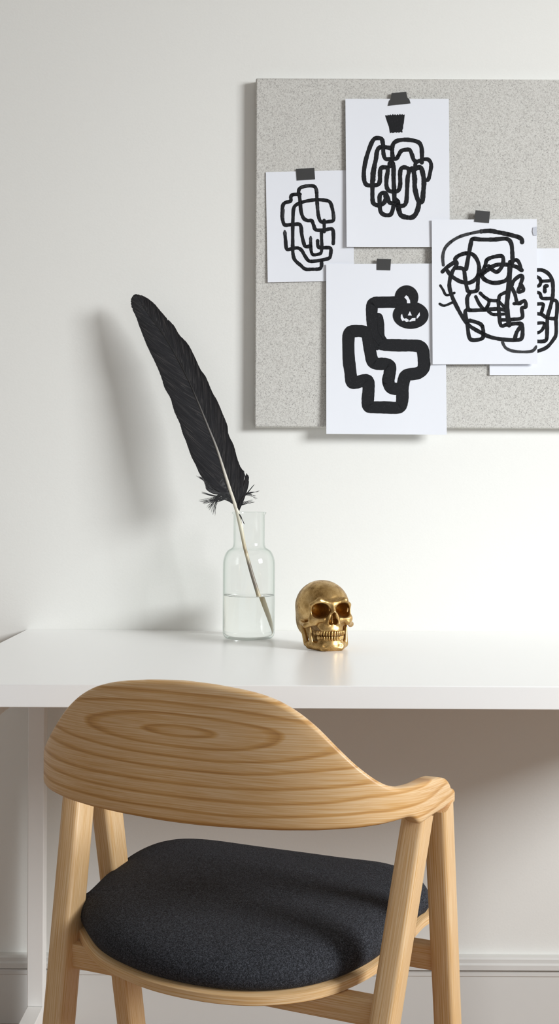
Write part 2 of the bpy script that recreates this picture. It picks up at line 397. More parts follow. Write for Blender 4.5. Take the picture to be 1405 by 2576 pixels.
Cs = [(9.5, [(555, 270), (660, 264), (760, 282), (860, 303), (960, 330), (1000, 358), (1003, 388)]),
      (9, [(395, 680), (425, 520), (447, 400), (468, 352), (560, 357), (700, 357), (835, 350), (885, 400), (897, 500), (900, 605)]),
      (8.5, [(285, 615), (277, 570), (320, 530), (400, 507), (470, 522), (520, 590), (537, 680), (512, 770), (440, 825), (350, 820), (270, 780), (215, 730), (180, 680)]),
      (8.5, [(138, 708), (200, 650), (285, 600), (288, 640), (250, 700), (222, 780), (214, 870), (240, 970), (290, 1080), (350, 1190), (420, 1285), (500, 1340), (560, 1372), (640, 1412), (760, 1440), (930, 1452), (1000, 1425), (1003, 1290), (960, 1272), (880, 1277)]),
      (8.5, [(285, 665), (365, 680), (385, 780), (405, 890), (430, 925), (510, 913), (522, 850), (530, 745), (560, 735), (600, 650), (622, 580), (690, 548), (780, 537), (800, 580), (785, 650), (735, 708), (680, 688), (640, 645)]),
      (9, [(560, 745), (620, 695), (720, 635), (850, 632), (940, 655), (1000, 692)]),
      (9, [(560, 745), (600, 795), (680, 827), (780, 820), (850, 780), (868, 690), (880, 640)]),
      (8, [(870, 600), (940, 580), (975, 620), (990, 690)]),
      (10.5, [(872, 640), (865, 800), (850, 950), (838, 1100), (862, 1290)]),
      (8, [(890, 860), (918, 800), (985, 750), (1008, 770), (985, 850), (962, 925), (1015, 912), (1005, 865), (985, 840)]),
      (8, [(885, 870), (925, 950), (955, 1050), (1030, 1025), (1042, 1090), (1000, 1105), (1003, 1205), (900, 1228), (775, 1232)]),
      (7, [(915, 1055), (985, 1055)]),
      (7.5, [(500, 980), (540, 1060), (592, 1115), (630, 1080), (642, 1022), (590, 980), (548, 940)]),
      (7.5, [(640, 1018), (740, 1020), (762, 965), (835, 928)]),
      (8.5, [(432, 945), (407, 1000), (415, 1100), (440, 1127), (600, 1122), (740, 1112), (835, 1130)]),
      (7, [(638, 1140), (690, 1172), (810, 1168)]),
      (8, [(745, 1025), (752, 1150), (772, 1290), (830, 1285), (875, 1282)]),
      (8.5, [(410, 1120), (385, 1150), (408, 1280), (440, 1440), (560, 1438), (582, 1390), (570, 1300), (520, 1262), (430, 1238)]),
      (8.5, [(925, 1435), (945, 1365), (992, 1300)]),
      (5.5, [(115, 858), (145, 905), (182, 962), (268, 938)]), (5.5, [(108, 1058), (160, 1077), (250, 1040)]),
      (7, [(750, 1030), (800, 1080), (835, 1110)])]
C2 = [(7.5, [(790, 1475), (830, 1540), (930, 1575), (1100, 1575), (1155, 1525)])]
P4.ink('ink_drawing', [(w*1.18, T(p, o7, k7)) for w, p in Cs])
for w, p in C1+C2: P4.ink('dry_brush_mark', [(w, T(p, o7, k7))], mat='dry', off=0.0006)
Es = [(9, [(1150, 690), (1220, 690), (1290, 730), (1330, 800), (1340, 900), (1332, 1000), (1310, 1090), (1280, 1200), (1275, 1330), (1268, 1440), (1230, 1465), (1150, 1465)]),
      (8, [(1150, 755), (1195, 780), (1212, 808), (1300, 806)]), (8, [(1212, 810), (1190, 858), (1150, 865)]),
      (9, [(1275, 862), (1252, 870), (1250, 925)]),
      (8, [(1150, 930), (1195, 942), (1215, 992), (1260, 1000), (1330, 997)]),
      (8.5, [(1330, 1015), (1382, 1040), (1377, 1190), (1360, 1217), (1270, 1208), (1220, 1175), (1150, 1162)]),
      (8, [(1150, 1060), (1230, 1060), (1225, 1110), (1212, 1155)]),
      (7.5, [(1150, 1270), (1240, 1268), (1228, 1330), (1185, 1368), (1150, 1370)]),
      (8.5, [(1370, 1205), (1372, 1380), (1340, 1450), (1270, 1530), (1170, 1572), (1100, 1580)])]
P5.ink('ink_drawing', [(w*1.08, T(p, o7, k7)) for w, p in Es])
o8, k8 = (810, 640), 4.391
Dm = [(29.5, [(880, 527), (640, 530), (575, 537), (552, 560), (546, 650), (556, 760), (580, 880), (640, 970)]),
      (26, [(615, 700), (625, 760), (632, 900), (660, 960)]),
      (31, [(640, 985), (700, 1000), (860, 1006), (1000, 1008), (1080, 1020), (1108, 1060), (1118, 1150), (1118, 1250), (1060, 1310), (930, 1335), (900, 1390), (885, 1490), (882, 1600), (870, 1660), (830, 1695), (700, 1692), (550, 1688), (505, 1670), (502, 1600), (510, 1500), (505, 1410), (470, 1390), (360, 1420), (325, 1405), (310, 1300), (292, 1150), (288, 950), (300, 870), (340, 850), (440, 850), (490, 880), (512, 960), (530, 1080), (555, 1180), (600, 1208), (700, 1212), (745, 1240), (742, 1320), (728, 1400), (755, 1470), (830, 1490)]),
      (24, [(520, 900), (560, 960), (600, 1010)])]
def ell(cx, cy, rx, ry, k=40): return [(cx+rx*math.cos(2*math.pi*j/k), cy-ry*math.sin(2*math.pi*j/k)) for j in range(k)]
P3.ink('ink_drawing', [(w, T(p, o8, k8)) for w, p in Dm], wob=0.02)
P3.ink('pumpkin_shape', [], [T(ell(930, 475, 131, 133), o8, k8), T(ell(975, 672, 198, 152), o8, k8)], off=0.0006)
face = [[(905, 475), (925, 452), (945, 465), (968, 510), (970, 540), (935, 540), (932, 505)], [(966, 628), (988, 677), (943, 675)],
        [(880, 658), (890, 695), (905, 712), (925, 706), (950, 722), (955, 742), (925, 747), (905, 730), (882, 737), (865, 705), (867, 672)],
        [(975, 722), (990, 705), (1028, 703), (1026, 735), (1000, 737), (962, 746), (962, 728)], [(1073, 640), (1077, 675), (1052, 706), (1038, 710), (1043, 682)]]
fo = P3.ink('cut_out_face', [], [T(f[::-1], o8, k8) for f in face], mat='paper', off=0.0008)
fo['label'] = 'white stem, nose and jagged grin of the pumpkin'
def tape(pts, pp, label, depth=None):
    # strip stuck half on the paper, half on the board: follows the step between the two
    D1 = BY-pp.depth-0.0009
    k = len(pts); V = [px(x, y, D1-0.0002) for x, y in pts]+[px(x, y, D1+0.0001)+Vector((0, 0.0, 0)) for x, y in pts]
    Fc = [tuple(range(k)), tuple(range(2*k-1, k-1, -1))]+[(i, k+i, k+(i+1) % k, (i+1) % k) for i in range(k)]
    o = mesh('tape_strip', V, Fc, M['tape'], smooth=False)
    tag(o, label, 'tape', 'black tape pieces holding the drawings'); return o
tape([(744, 425), (790, 422), (792, 451), (746, 454)], P1, 'short black tape strip at the top of the leftmost small sheet')
tape([(984, 234), (1021, 231), (1024, 245), (1029, 250), (1032, 260), (975, 266), (978, 254), (982, 249)], P2, 'torn flared black tape piece at the top of the topmost sheet')
tape([(947, 651), (983, 652), (981, 680), (947, 679)], P3, 'small black tape square on the top edge of the pumpkin drawing')
tape([(1195, 529), (1232, 532), (1229, 561), (1192, 558)], P4, 'small tilted black tape square on top of the skull line drawing')
V = [px(x, y, BY-P4.depth-0.0018) for x, y in ((1340, 572), (1349, 570), (1349.5, 592), (1341, 592), (1338.5, 582))]
V += [v+Vector((0, 0.0003, 0)) for v in V]
o = mesh('tape_tab', V, [tuple(range(5)), tuple(range(9, 4, -1))]+[(i, 5+i, 5+(i+1) % 5, (i+1) % 5) for i in range(5)], M['frost'], smooth=False)
tag(o, 'tiny grey translucent tape tab on the right edge of the skull line drawing', 'tape')

# ------------------------------------------------------------------ bottle, water, feather
bc = px(625, 1606, 2.035); bc = Vector((bc[0], 2.035, DZ))
S = 2.035/F
RB = 65.3*S; RN = 39*S
def Z(y): return (H-DZ)-(y-CY)*S if False else (H-(y-CY)*S)-DZ
zr = Z(1288); zn = Z(1376); zs = Z(1424); zw = Z(1498)
outer = [(0.0001, 0.0), (RB*0.80, 0.0), (RB*0.9, 0.0008), (RB*0.965, 0.004), (RB*0.995, 0.009), (RB, 0.015), (RB, zs-0.004)]
for a in range(1, 9):
    t = a/9*math.pi/2; r = RB-(RB-RN-0.004)*(1-math.cos(t))*1.0; outer.append((r, zs+(zn-zs-0.004)*math.sin(t)))
outer += [(RN+0.0018, zn-0.001), (RN+0.0004, zn+0.004), (RN, zn+0.010), (RN, zr-0.006), (RN+0.001, zr-0.0045), (RN+0.0026, zr-0.003), (RN+0.0030, zr-0.0015), (RN+0.0024, zr-0.0003), (RN+0.001, zr)]
tk = 0.0016
inner = []
for (r, z) in outer[::-1]:
    if z >= zr-0.007 and r > RN: continue
    if z > 0.012: inner.append((max(r-tk, 0), z))
inner = [(RN-tk+0.0003, zr-0.0004), (RN-tk, zr-0.002)]+inner+[(RB-tk-0.001, 0.0085), (RB-tk-0.004, 0.0055), (RB*0.8, 0.0045), (0.0001, 0.0055)]
V, Fc = lathe(outer+inner, bc)
o = mesh('glass_bottle', V, Fc, M['glass'], origin=bc, autos=60)
tag(o, 'clear glass carafe bottle half filled with water, standing on the desk', 'bottle')
ri = RB-tk+0.00015
wp = [(0.0001, 0.0054), (RB*0.8, 0.00435), (RB-tk-0.0039, 0.0054), (RB-tk-0.0009, 0.0084), (ri, 0.0125), (ri, zw+0.0008), (ri-0.0006, zw+0.0002), (ri-0.002, zw), (0.0001, zw)]
V, Fc = lathe(wp, bc)
o = mesh('water', V, Fc, M['water'], origin=bc, autos=50)
tag(o, 'clear water filling the lower part of the glass bottle', 'water')
o.cycles.is_caustics_caster = True

of, kf = (300, 720), 3.697
shaft_px = T([(150, 78), (205, 165), (290, 290), (400, 440), (520, 640), (640, 870), (740, 1100), (830, 1320), (910, 1520), (980, 1740), (1030, 1900), (1070, 2020)], of, kf)
shaft_px += [(597, 1290), (606, 1330), (615, 1378), (619, 1392), (632, 1440), (648, 1492), (660, 1532), (672, 1568), (682, 1598)]
L_px = T([(140, 76), (112, 110), (108, 150), (120, 210), (150, 270), (190, 380), (240, 510), (290, 620), (330, 700), (385, 830), (420, 940), (475, 1040), (510, 1160), (560, 1270), (590, 1370), (620, 1440), (665, 1570), (710, 1660), (745, 1740), (800, 1815)], of, kf)
R_px = T([(155, 74), (230, 95), (310, 150), (380, 230), (440, 300), (500, 360), (555, 450), (630, 530), (690, 640), (750, 770), (800, 840), (860, 980), (910, 1070), (960, 1190), (1000, 1290), (1010, 1370), (1060, 1480), (1090, 1590), (1130, 1690), (1190, 1750), (1203, 1800), (1185, 1880), (1140, 1970)], of, kf)
def arc(P, n):
    P = np.array(cat(P, 10)); d = np.r_[0, np.cumsum(np.linalg.norm(np.diff(P, axis=0), axis=1))]
    t = np.linspace(0, d[-1], n); return np.c_[np.interp(t, d, P[:, 0]), np.interp(t, d, P[:, 1])]
def fD(y): return 2.032+(1290-y)*0.00011 if y < 1290 else 2.032       # leans slightly back towards the wall
def fpt(x, y, off=0): return px(x, y, fD(y)-off)
rootp = fpt(682, 1598)
feather = empty('feather', rootp, 'long black quill feather with pale shaft standing tilted in the glass bottle', 'feather')
sp = arc(shaft_px, 90)
rad = []
for i in range(90):
    t = i/89; rpx = np.interp(t, [0, 0.15, 0.35, 0.5, 0.6, 0.68, 0.76, 0.775, 0.85, 0.9, 0.97, 1], [0.6, 1.2, 2.0, 3.0, 4.6, 5.6, 4.2, 4.6, 5.0, 5.6, 5.2, 2.6]); rad.append(rpx*S)
V, Fc, uv = tube([fpt(x, y, 0.0016 if y < 1270 else 0.0016*max(0, (1330-y)/60)) for x, y in sp], rad, 12)
o = mesh('quill', V, Fc, M['quill'], feather, uv); o['label'] = 'pale cream shaft darkening to black at the tip'
def vane(name, edge, side, s0, s1, n, slits):
    full = arc(shaft_px, 600); ed = arc(edge, 600)
    V = []; Fc = []; uv = []; K = 12
    cl = 0
    for i in range(n):
        t = i/(n-1)
        si = int(599*(s0+(s1-s0)*t+(0.088 if side > 0 else 0.07)*min(1, t/0.15)*min(1, (1-t)/0.13))); tt = t
        for (t0, dl_, w_) in slits: tt += dl_*(1 if t > t0 else -1)*math.exp(-abs(t-t0)/w_)
        ei = int(599*min(1, max(0, tt)))
        a = full[min(si, 599)]; e = ed[ei]
        jit = random.uniform(-0.6, 0.6); cl = 0.8*cl+random.uniform(-0.35, 0.35)
        lay = 0.0006*math.sin(i*0.37)+0.00025*(i % 3)+cl*0.0004
        d = e-a; ln = np.linalg.norm(d)+1e-6; tn = d/ln
        up = full[max(si-40, 0)]-full[min(si+10, 599)]; up = up/(np.linalg.norm(up)+1e-6)
        c = a+d*0.5-up*ln*0.10
        wbase = 1.7+ (599*(s1-s0)/n)*0.9; 
        b = len(V)
        for k in range(K+1):
            u = k/K
            p = (1-u)**2*a+2*u*(1-u)*c+u*u*(e+tn*jit)
            dd = 2*(1-u)*(c-a)+2*u*(e-c); dd = dd/(np.linalg.norm(dd)+1e-6); nn = np.array((-dd[1], dd[0]))
            w = wbase*(1-0.35*u) if u < 0.98 else wbase*0.3
            bow = 0.009*math.sin(u*math.pi*0.6)*(1 if side > 0 else 0.8)*(0.4+0.6*t) - 0.002*u
            for sg in (1, -1):
                q = p+nn*w*sg
                V.append(fpt(q[0], q[1], 0.0012*(1-u)+bow+lay*u+sg*0.00035)); uv.append((u, (si+sg*0.4)*0.01))
        for k in range(K): Fc.append((b+2*k, b+2*k+1, b+2*k+3, b+2*k+2))
    return mesh(name, V, Fc, M['vane'], feather, uv)
vane('vane', L_px, -1, 0.006, 0.612, 250, ((0.075, 0.004, 0.02), (0.5, 0.0018, 0.01)))
vane('vane', R_px, 1, 0.004, 0.652, 270, ((0.17, 0.003, 0.01), (0.885, 0.006, 0.02), (0.915, 0.007, 0.02), (0.3, 0.0015, 0.01)))
# loose barb tufts near the base
def tuft(name, curves, w, mat, sheet=False):
    V = []; Fc = []; uv = []
    for pts, w0 in curves:
        q = cat(pts, 6); N = len(q); b = len(V); off = random.uniform(0.0005, 0.004)
        for i, p in enumerate(q):
            t = q[min(i+1, N-1)]-q[max(i-1, 0)]; t = t/(np.linalg.norm(t)+1e-9); nn = np.array((-t[1], t[0])); u = i/(N-1)
            ww = w0*((1-u)**0.7)+0.12
            for sg in (1, -1): V.append(fpt(*(p+nn*ww*sg), off+0.003*u)); uv.append((u, sg*ww*0.02+off*50))
        for i in range(N-1): Fc.append((b+2*i, b+2*i+1, b+2*i+3, b+2*i+2))
    return mesh(name, V, Fc, M[mat], feather, uv)
cv = []
# left lower lobe: barbs running from the shaft out to the pointed tip
for i in range(26):
    t = i/25
    a = np.array((960-40*0+65*t, 1790+150*t)); e = np.array((712+130*t**0.6*1.0, 1762+60*t)) if t < 0.5 else np.array((712+150*t, 1762+75*t))
    m1 = np.array((905-30*t, 1850+75*t)); m2 = np.array((800+5*t, 1815+60*t))
    cv.append((T([tuple(a), tuple(m1), tuple(m2), tuple(e)], of, kf), 2.0))
# right lower lobe
for i in range(20):
    t = i/19
    cv.append((T([(1050+30*t, 1900+120*t), (1110+20*t, 1860+85*t), (1165+10*t, 1800+80*t), (1150+45*t, 1712+95*t)], of, kf), 2.2))
tuft('barb_lobe', cv, 1, 'vane')
cv = []
for i in range(46):            # wispy left down
    t = random.random(); s = random.random()
    a = (1040+30*t+random.uniform(-5, 5), 1950+85*t)
    m1 = (985+15*t, 1925+60*t+random.uniform(-12, 12)); m2 = (900+20*s, 1945+55*t+random.uniform(-15, 20))
    ang = random.random()
    e = (735+150*ang**1.2+random.uniform(-10, 25), 1990+150*ang**1.5+random.uniform(-12, 15))
    cv.append((T([a, m1, m2, e], of, kf), random.uniform(0.5, 1.3)))
for i in range(6): cv.append((T([(1020, 1945), (960, 1950), (880, 1945+i*2), (765, 1910+i*3)], of, kf), 0.8))
for i in range(30):            # right wisps
    t = random.random()
    e = [(1262, 1838), (1305, 1900), (1275, 1945), (1285, 1972)][random.choice((0, 0, 1, 1, 1, 2, 3))]
    cv.append((T([(1098, 2075-20*t), (1120+10*t, 1990), (1175+15*t, 1945-25*t), (e[0]-18*t, e[1]+14*t)], of, kf), random.uniform(0.8, 2.2) if e[1] < 1905 else 0.5))
for i in range(16):
    t = random.random(); cv.append((T([(1108, 2080), (1125, 2025+20*t), (1150+20*t, 2000+30*t), (1200+60*random.random(), 1975+45*random.random())], of, kf), 0.45))
for i in range(7): cv.append(([(598, 1288), (604+i*0.4, 1300), (609+i*0.3, 1308+i), (612+i*0.6, 1312+i*1.2)], 0.7))
tuft('downy_barbs', cv, 1, 'down')

# ------------------------------------------------------------------ skull (signed distance field -> surface nets)
def surface_nets(fn, lo, hi, h):
    nx, ny, nz = [int((hi[i]-lo[i])/h)+1 for i in range(3)]
    x = np.arange(nx)*h+lo[0]; y = np.arange(ny)*h+lo[1]; z = np.arange(nz)*h+lo[2]
    X, Y, Zz = np.meshgrid(x, y, z, indexing='ij'); G = fn(X.astype(np.float32), Y.astype(np.float32), Zz.astype(np.float32))
    sgn = G < 0
    s = np.zeros((nx-1, ny-1, nz-1), np.int32)
    corners = [(i, j, k) for i in (0, 1) for j in (0, 1) for k in (0, 1)]
    sub = lambda A, c: A[c[0]:nx-1+c[0], c[1]:ny-1+c[1], c[2]:nz-1+c[2]]
    for c in corners: s += sub(sgn, c)
    act = (s > 0) & (s < 8)
    acc = np.zeros(act.shape+(3,), np.float32); cnt = np.zeros(act.shape, np.float32)
    for a in corners:
        for ax in range(3):
            if a[ax] == 1: continue
            b = list(a); b[ax] = 1; b = tuple(b)
            ga, gb = sub(G, a), sub(G, b); cr = ((ga < 0) != (gb < 0)) & act
            t = np.where(cr, ga/(ga-gb+1e-12), 0)
            for d in range(3):
                acc[..., d] += np.where(cr, a[d]+(t if d == ax else 0), 0)
            cnt += cr
    idx = -np.ones(act.shape, np.int64); I = np.argwhere(act); idx[act] = np.arange(len(I))
    V = (I+acc[act]/cnt[act][:, None])*h+np.array(lo)
    Fs = []
    for ax in range(3):
        o1, o2 = [(1, 2), (2, 0), (0, 1)][ax]
        sl0 = [slice(1, -1)]*3; 
        sh = [nx, ny, nz]
        r = [np.arange(1, sh[d]-1) for d in range(3)]; r[ax] = np.arange(0, sh[ax]-1)
        A, B, C = np.meshgrid(*r, indexing='ij'); P = np.stack([A, B, C], -1).reshape(-1, 3)
        Q = P.copy(); Q[:, ax] += 1
        s0 = sgn[P[:, 0], P[:, 1], P[:, 2]]; s1 = sgn[Q[:, 0], Q[:, 1], Q[:, 2]]
        m = s0 != s1; P = P[m]; s0 = s0[m]
        def cell(d1, d2):
            c = P.copy(); c[:, o1] -= d1; c[:, o2] -= d2; return idx[c[:, 0], c[:, 1], c[:, 2]]
        q = np.stack([cell(1, 1), cell(0, 1), cell(0, 0), cell(1, 0)], -1)
        q[~s0] = q[~s0][:, ::-1]
        Fs.append(q)
    return V, np.concatenate(Fs)
def smin(a, b, k):
    h = np.clip(0.5+0.5*(b-a)/k, 0, 1); return b*(1-h)+a*h-k*h*(1-h)
def ssub(a, b, k): return -smin(-a, b, k)
def E(X, Y, Zz, c, r):
    dx, dy, dz = (X-c[0])/r[0], (Y-c[1])/r[1], (Zz-c[2])/r[2]
    k0 = np.sqrt(dx*dx+dy*dy+dz*dz); k1 = np.sqrt((dx/r[0])**2+(dy/r[1])**2+(dz/r[2])**2)+1e-6
    return k0*(k0-1)/k1
def cap(X, Y, Zz, a, b, ra, rb):
    a = np.array(a, float); b = np.array(b, float); d = b-a; L = d@d
    t = np.clip(((X-a[0])*d[0]+(Y-a[1])*d[1]+(Zz-a[2])*d[2])/L, 0, 1)
    return np.sqrt((X-a[0]-d[0]*t)**2+(Y-a[1]-d[1]*t)**2+(Zz-a[2]-d[2]*t)**2)-(ra+(rb-ra)*t)
def cranium(X, Y, Zz):
    A = np.abs(X)
    d = E(X, Y, Zz, (0, 0.7, 7.05), (4.55, 5.2, 4.45))
    d = smin(d, E(X, Y, Zz, (0, 2.4, 4.6), (3.95, 4.0, 3.7)), 0.9)
    d = smin(d, E(X, Y, Zz, (0, 0.2, 2.8), (2.5, 2.0, 2.1)), 0.3)
    d = smin(d, E(X, Y, Zz, (0, -2.2, 5.2), (3.0, 2.4, 2.6)), 0.8)                # mid face block
    d = ssub(d, E(A, Y, Zz, (5.4, -2.6, 6.3), (1.35, 1.9, 1.9)), 0.5)             # temples
    d = smin(d, cap(A, Y, Zz, (0.7, -4.4, 8.0), (2.2, -4.25, 8.4), 0.36, 0.46), 0.7)
    d = smin(d, cap(A, Y, Zz, (2.2, -4.25, 8.45), (3.35, -3.4, 7.65), 0.42, 0.3), 0.6)
    d = smin(d, cap(A, Y, Zz, (3.3, -3.35, 7.5), (3.3, -3.5, 5.7), 0.28, 0.36), 0.5)
    d = smin(d, cap(A, Y, Zz, (3.3, -3.6, 5.3), (1.5, -4.4, 5.3), 0.6, 0.5), 0.4)  # lower orbit rim
    d = smin(d, cap(A, Y, Zz, (2.9, -3.7, 4.75), (4.0, -2.5, 4.2), 0.62, 0.42), 0.45)
    d = smin(d, cap(A, Y, Zz, (4.0, -2.5, 4.2), (4.05, 0.4, 4.5), 0.38, 0.3), 0.4)
    d = smin(d, cap(X, Y, Zz, (0, -4.3, 7.9), (0, -5.2, 6.5), 0.5, 0.4), 0.5)      # nasal bone
    d = smin(d, cap(A, Y, Zz, (0.55, -4.9, 6.3), (1.0, -4.75, 4.7), 0.32, 0.36), 0.3)
    d = smin(d, E(X, Y, Zz, (0, -3.5, 3.95), (2.15, 1.45, 1.35)), 0.5)             # maxilla
    d = smin(d, E(X, Y, Zz, (0, -4.0, 3.5), (1.9, 1.0, 0.6)), 0.4)
    sx = E(A, Y, Zz, (1.98, -4.6, 6.85), (1.38, 4.3, 1.15))
    sx = smin(sx, E(A, Y, Zz, (2.25, -4.4, 6.55), (1.15, 2.2, 1.0)), 0.2)
    d = ssub(d, sx, 0.22)
    nh = smin(E(A, Y, Zz, (0.36, -5.2, 4.95), (0.44, 1.5, 0.5)), E(X, Y, Zz, (0, -5.3, 5.65), (0.36, 1.4, 0.95)), 0.25)
    d = ssub(d, nh, 0.1)
    d = smin(d, cap(X, Y, Zz, (0, -4.4, 6.2), (0, -4.55, 4.5), 0.07, 0.09), 0.06)
    d = ssub(d, E(A, Y, Zz, (1.75, -5.0, 4.75), (0.2, 0.5, 0.17)), 0.06)
    d = ssub(d, E(A, Y, Zz, (2.95, -3.4, 2.9), (0.95, 2.7, 1.3)), 0.2)            # hollow under the cheekbone
    for a, b in (((-4.6, -1.2, 8.6), (-4.5, -0.2, 7.3)), ((-4.5, -0.2, 7.3), (-4.75, 0.4, 7.2)), ((-4.75, 0.4, 7.2), (-4.7, 1.2, 7.7)), ((-4.45, -0.4, 7.1), (-4.6, -1.0, 6.4)), ((-3.6, -1.6, 9.7), (-4.5, -1.2, 8.4))):
        d = ssub(d, cap(X, Y, Zz, a, b, 0.13, 0.1), 0.05)
    d = d+0.012*np.sin(X*5.1+1)*np.sin(Y*4.3)*np.sin(Zz*4.7)
    return np.maximum(d, 0.9-Zz)
def jaw(X, Y, Zz):
    A = np.abs(X)
    d = cap(X, Y, Zz, (-1.3, -4.1, 0.75), (1.3, -4.1, 0.75), 0.85, 0.85)
    d = smin(d, cap(A, Y, Zz, (1.4, -4.0, 0.75), (3.05, -1.8, 0.85), 0.8, 0.72), 0.35)
    d = smin(d, E(X, Y, Zz, (0, -4.25, 1.05), (1.3, 0.85, 0.9)), 0.3)
    d = smin(d, E(X, Y, Zz, (0, -3.55, 1.65), (2.15, 1.3, 0.75)), 0.35)
    r = cap(A, Y, Zz, (3.35, -1.0, 1.0), (3.85, -0.1, 4.0), 0.5, 0.35)
    r = smin(r, cap(A, Y, Zz, (3.0, -2.6, 1.0), (3.2, -2.4, 4.0), 0.46, 0.17), 0.2)
    d = smin(d, r, 0.3)
    d = ssub(d, E(A, Y, Zz, (1.5, -5.1, 0.95), (0.5, 0.35, 0.3)), 0.3)
    return np.maximum(d, -Zz)
def teeth(zm, hz, up):
    def f(X, Y, Zz):
        d = np.full(X.shape, 9.0, np.float32); xs = [0.25, 0.71, 1.12, 1.5, 1.85, 2.15, 2.36]
        for i, xx in enumerate(xs):
            if up: w = 0.22 if i < 1 else 0.18
            else: w = 0.175
            yy = -5.06+0.25*xx*xx if up else -4.92+0.25*xx*xx
            for sg in (-1, 1):
                e = E(X, Y, Zz, (sg*xx*(1 if up else 0.93), yy, zm), (w*1.02, 0.26, hz*(1-0.03*i)))
                d = np.minimum(d, e)
        d = smin(d, E(X, Y, Zz, (0, -3.9, zm+(0.28 if up else -0.3)), (2.15, 0.98, 0.3)), 0.08)
        return d
    return f
sk_px = px(820, 1600, 1.887)
skull = empty('skull_figurine', (sk_px[0]-0.0045, 1.896, DZ), 'small antique gold human skull standing on the desk beside the bottle', 'skull')
skull.rotation_euler = (0, 0, math.radians(17)); skull.scale = (1, 1, 1)
def skpart(name, fn, lo, hi, h):
    V, Q = surface_nets(fn, lo, hi, h)
    me = bpy.data.meshes.new(name); me.from_pydata((V*0.01).tolist(), [], Q.tolist()); me.materials.append(M['gold'])
    me.polygons.foreach_set('use_smooth', [True]*len(me.polygons)); me.update()
    o = bpy.data.objects.new(name, me); COL.objects.link(o); o.parent = skull; return o
skpart('cranium', cranium, (-5.4, -6.2, 0.5), (5.4, 6.6, 12.1), 0.085)
skpart('jaw', jaw, (-4.8, -5.6, -0.3), (4.8, 0.9, 4.9), 0.085)
skpart('upper_teeth', teeth(3.02, 0.5, True), (-2.7, -5.6, 2.2), (2.7, -2.6, 3.8), 0.05)
skpart('lower_teeth', teeth(2.2, 0.46, False), (-2.7, -5.5, 1.6), (2.7, -2.6, 2.9), 0.05)

# ------------------------------------------------------------------ chair
TH = 0.4025; CC = (-0.036, 1.397)
cr, sr = math.cos(TH), math.sin(TH)
def cw(X, Y, z): return Vector((CC[0]+X*cr+Y*sr, CC[1]-X*sr+Y*cr, z))
def cl(p):
    dx, dy = p[0]-CC[0], p[1]-CC[1]; return dx*cr-dy*sr, dx*sr+dy*cr
chair = empty('armchair', cw(0, 0, FZ), 'oak armchair with curved wooden back and charcoal seat pad at the desk', 'chair')
AR, AF = Vector((cr, -sr, 0)), Vector((sr, cr, 0))
def rr_section(w, d, r, k=5):
    pts = []
    for (sx, sy, a0) in ((1, 1, 0), (-1, 1, 90), (-1, -1, 180), (1, -1, 270)):
        for i in range(k+1):
            a = math.radians(a0+90*i/k); pts.append((sx*(w/2-r)+r*math.cos(a), sy*(d/2-r)+r*math.sin(a)))
    return pts
def beam(name, a, b, w, d, r, parent, up=None, taper=1.0, mat='wood', nseg=14, capcut=None):
    a, b = Vector(a), Vector(b); t = (b-a).normalized(); L = (b-a).length
    ax = (AR if up is None else up); ax = (ax-t*ax.dot(t)).normalized(); ay = t.cross(ax).normalized()
    V = []; Fc = []; uv = []; sec = rr_section(w, d, r); k = len(sec)
    per = 0; us = []
    for j in range(k):
        us.append(per); q = sec[(j+1) % k]; per += math.hypot(q[0]-sec[j][0], q[1]-sec[j][1])
    o = random.random()*3
    for i in range(nseg+1):
        s = i/nseg; f = 1+(taper-1)*s; c = a+(b-a)*s
        for j, (x, y) in enumerate(sec): V.append(c+ax*x*f+ay*y*f); uv.append((s*L+o, us[j] if us[j] < per/2 else per-us[j]))
    for i in range(nseg):
        for j in range(k): Fc.append((i*k+j, i*k+(j+1) % k, (i+1)*k+(j+1) % k, (i+1)*k+j))
    Fc.append(tuple(range(k))[::-1]); Fc.append(tuple(nseg*k+j for j in range(k)))
    return mesh(name, V, Fc, M[mat], parent, uv, autos=50)
zt = 0.631
legs = {'RR': ((0.226, -0.0325, zt), (0.172, -0.219, 0)), 'RF': ((0.2335, 0.036, zt), (0.230, 0.157, 0)),
        'LR': ((-0.2285, -0.0325, zt), (-0.1735, -0.219, 0)), 'LF': ((-0.2365, 0.035, zt), (-0.230, 0.157, 0))}
LG = {}
for k, (a, b) in legs.items():
    A_, B_ = cw(*a), cw(*b); t = (A_-B_).normalized(); LG[k] = (A_, B_)
    beam('leg', A_+t*(0.010 if k in ('RR', 'LR') else 0.004), B_+t*FZ, 0.028, 0.042, 0.0065, chair, taper=0.92, nseg=24)
def legat(k, z):
    a, b = LG[k]; return a+(b-a)*((zt-z)/zt)
zr_ = 0.43
e1, e2 = legat('LR', zr_), legat('RR', zr_)
d = (e2-e1).normalized()
beam('cross_rail', e1+AF*0.006, e2+AF*0.006, 0.020, 0.030, 0.003, chair, up=AF)
beam('cross_rail', legat('LF', 0.4365), legat('RF', 0.4365), 0.020, 0.031, 0.003, chair, up=AF)
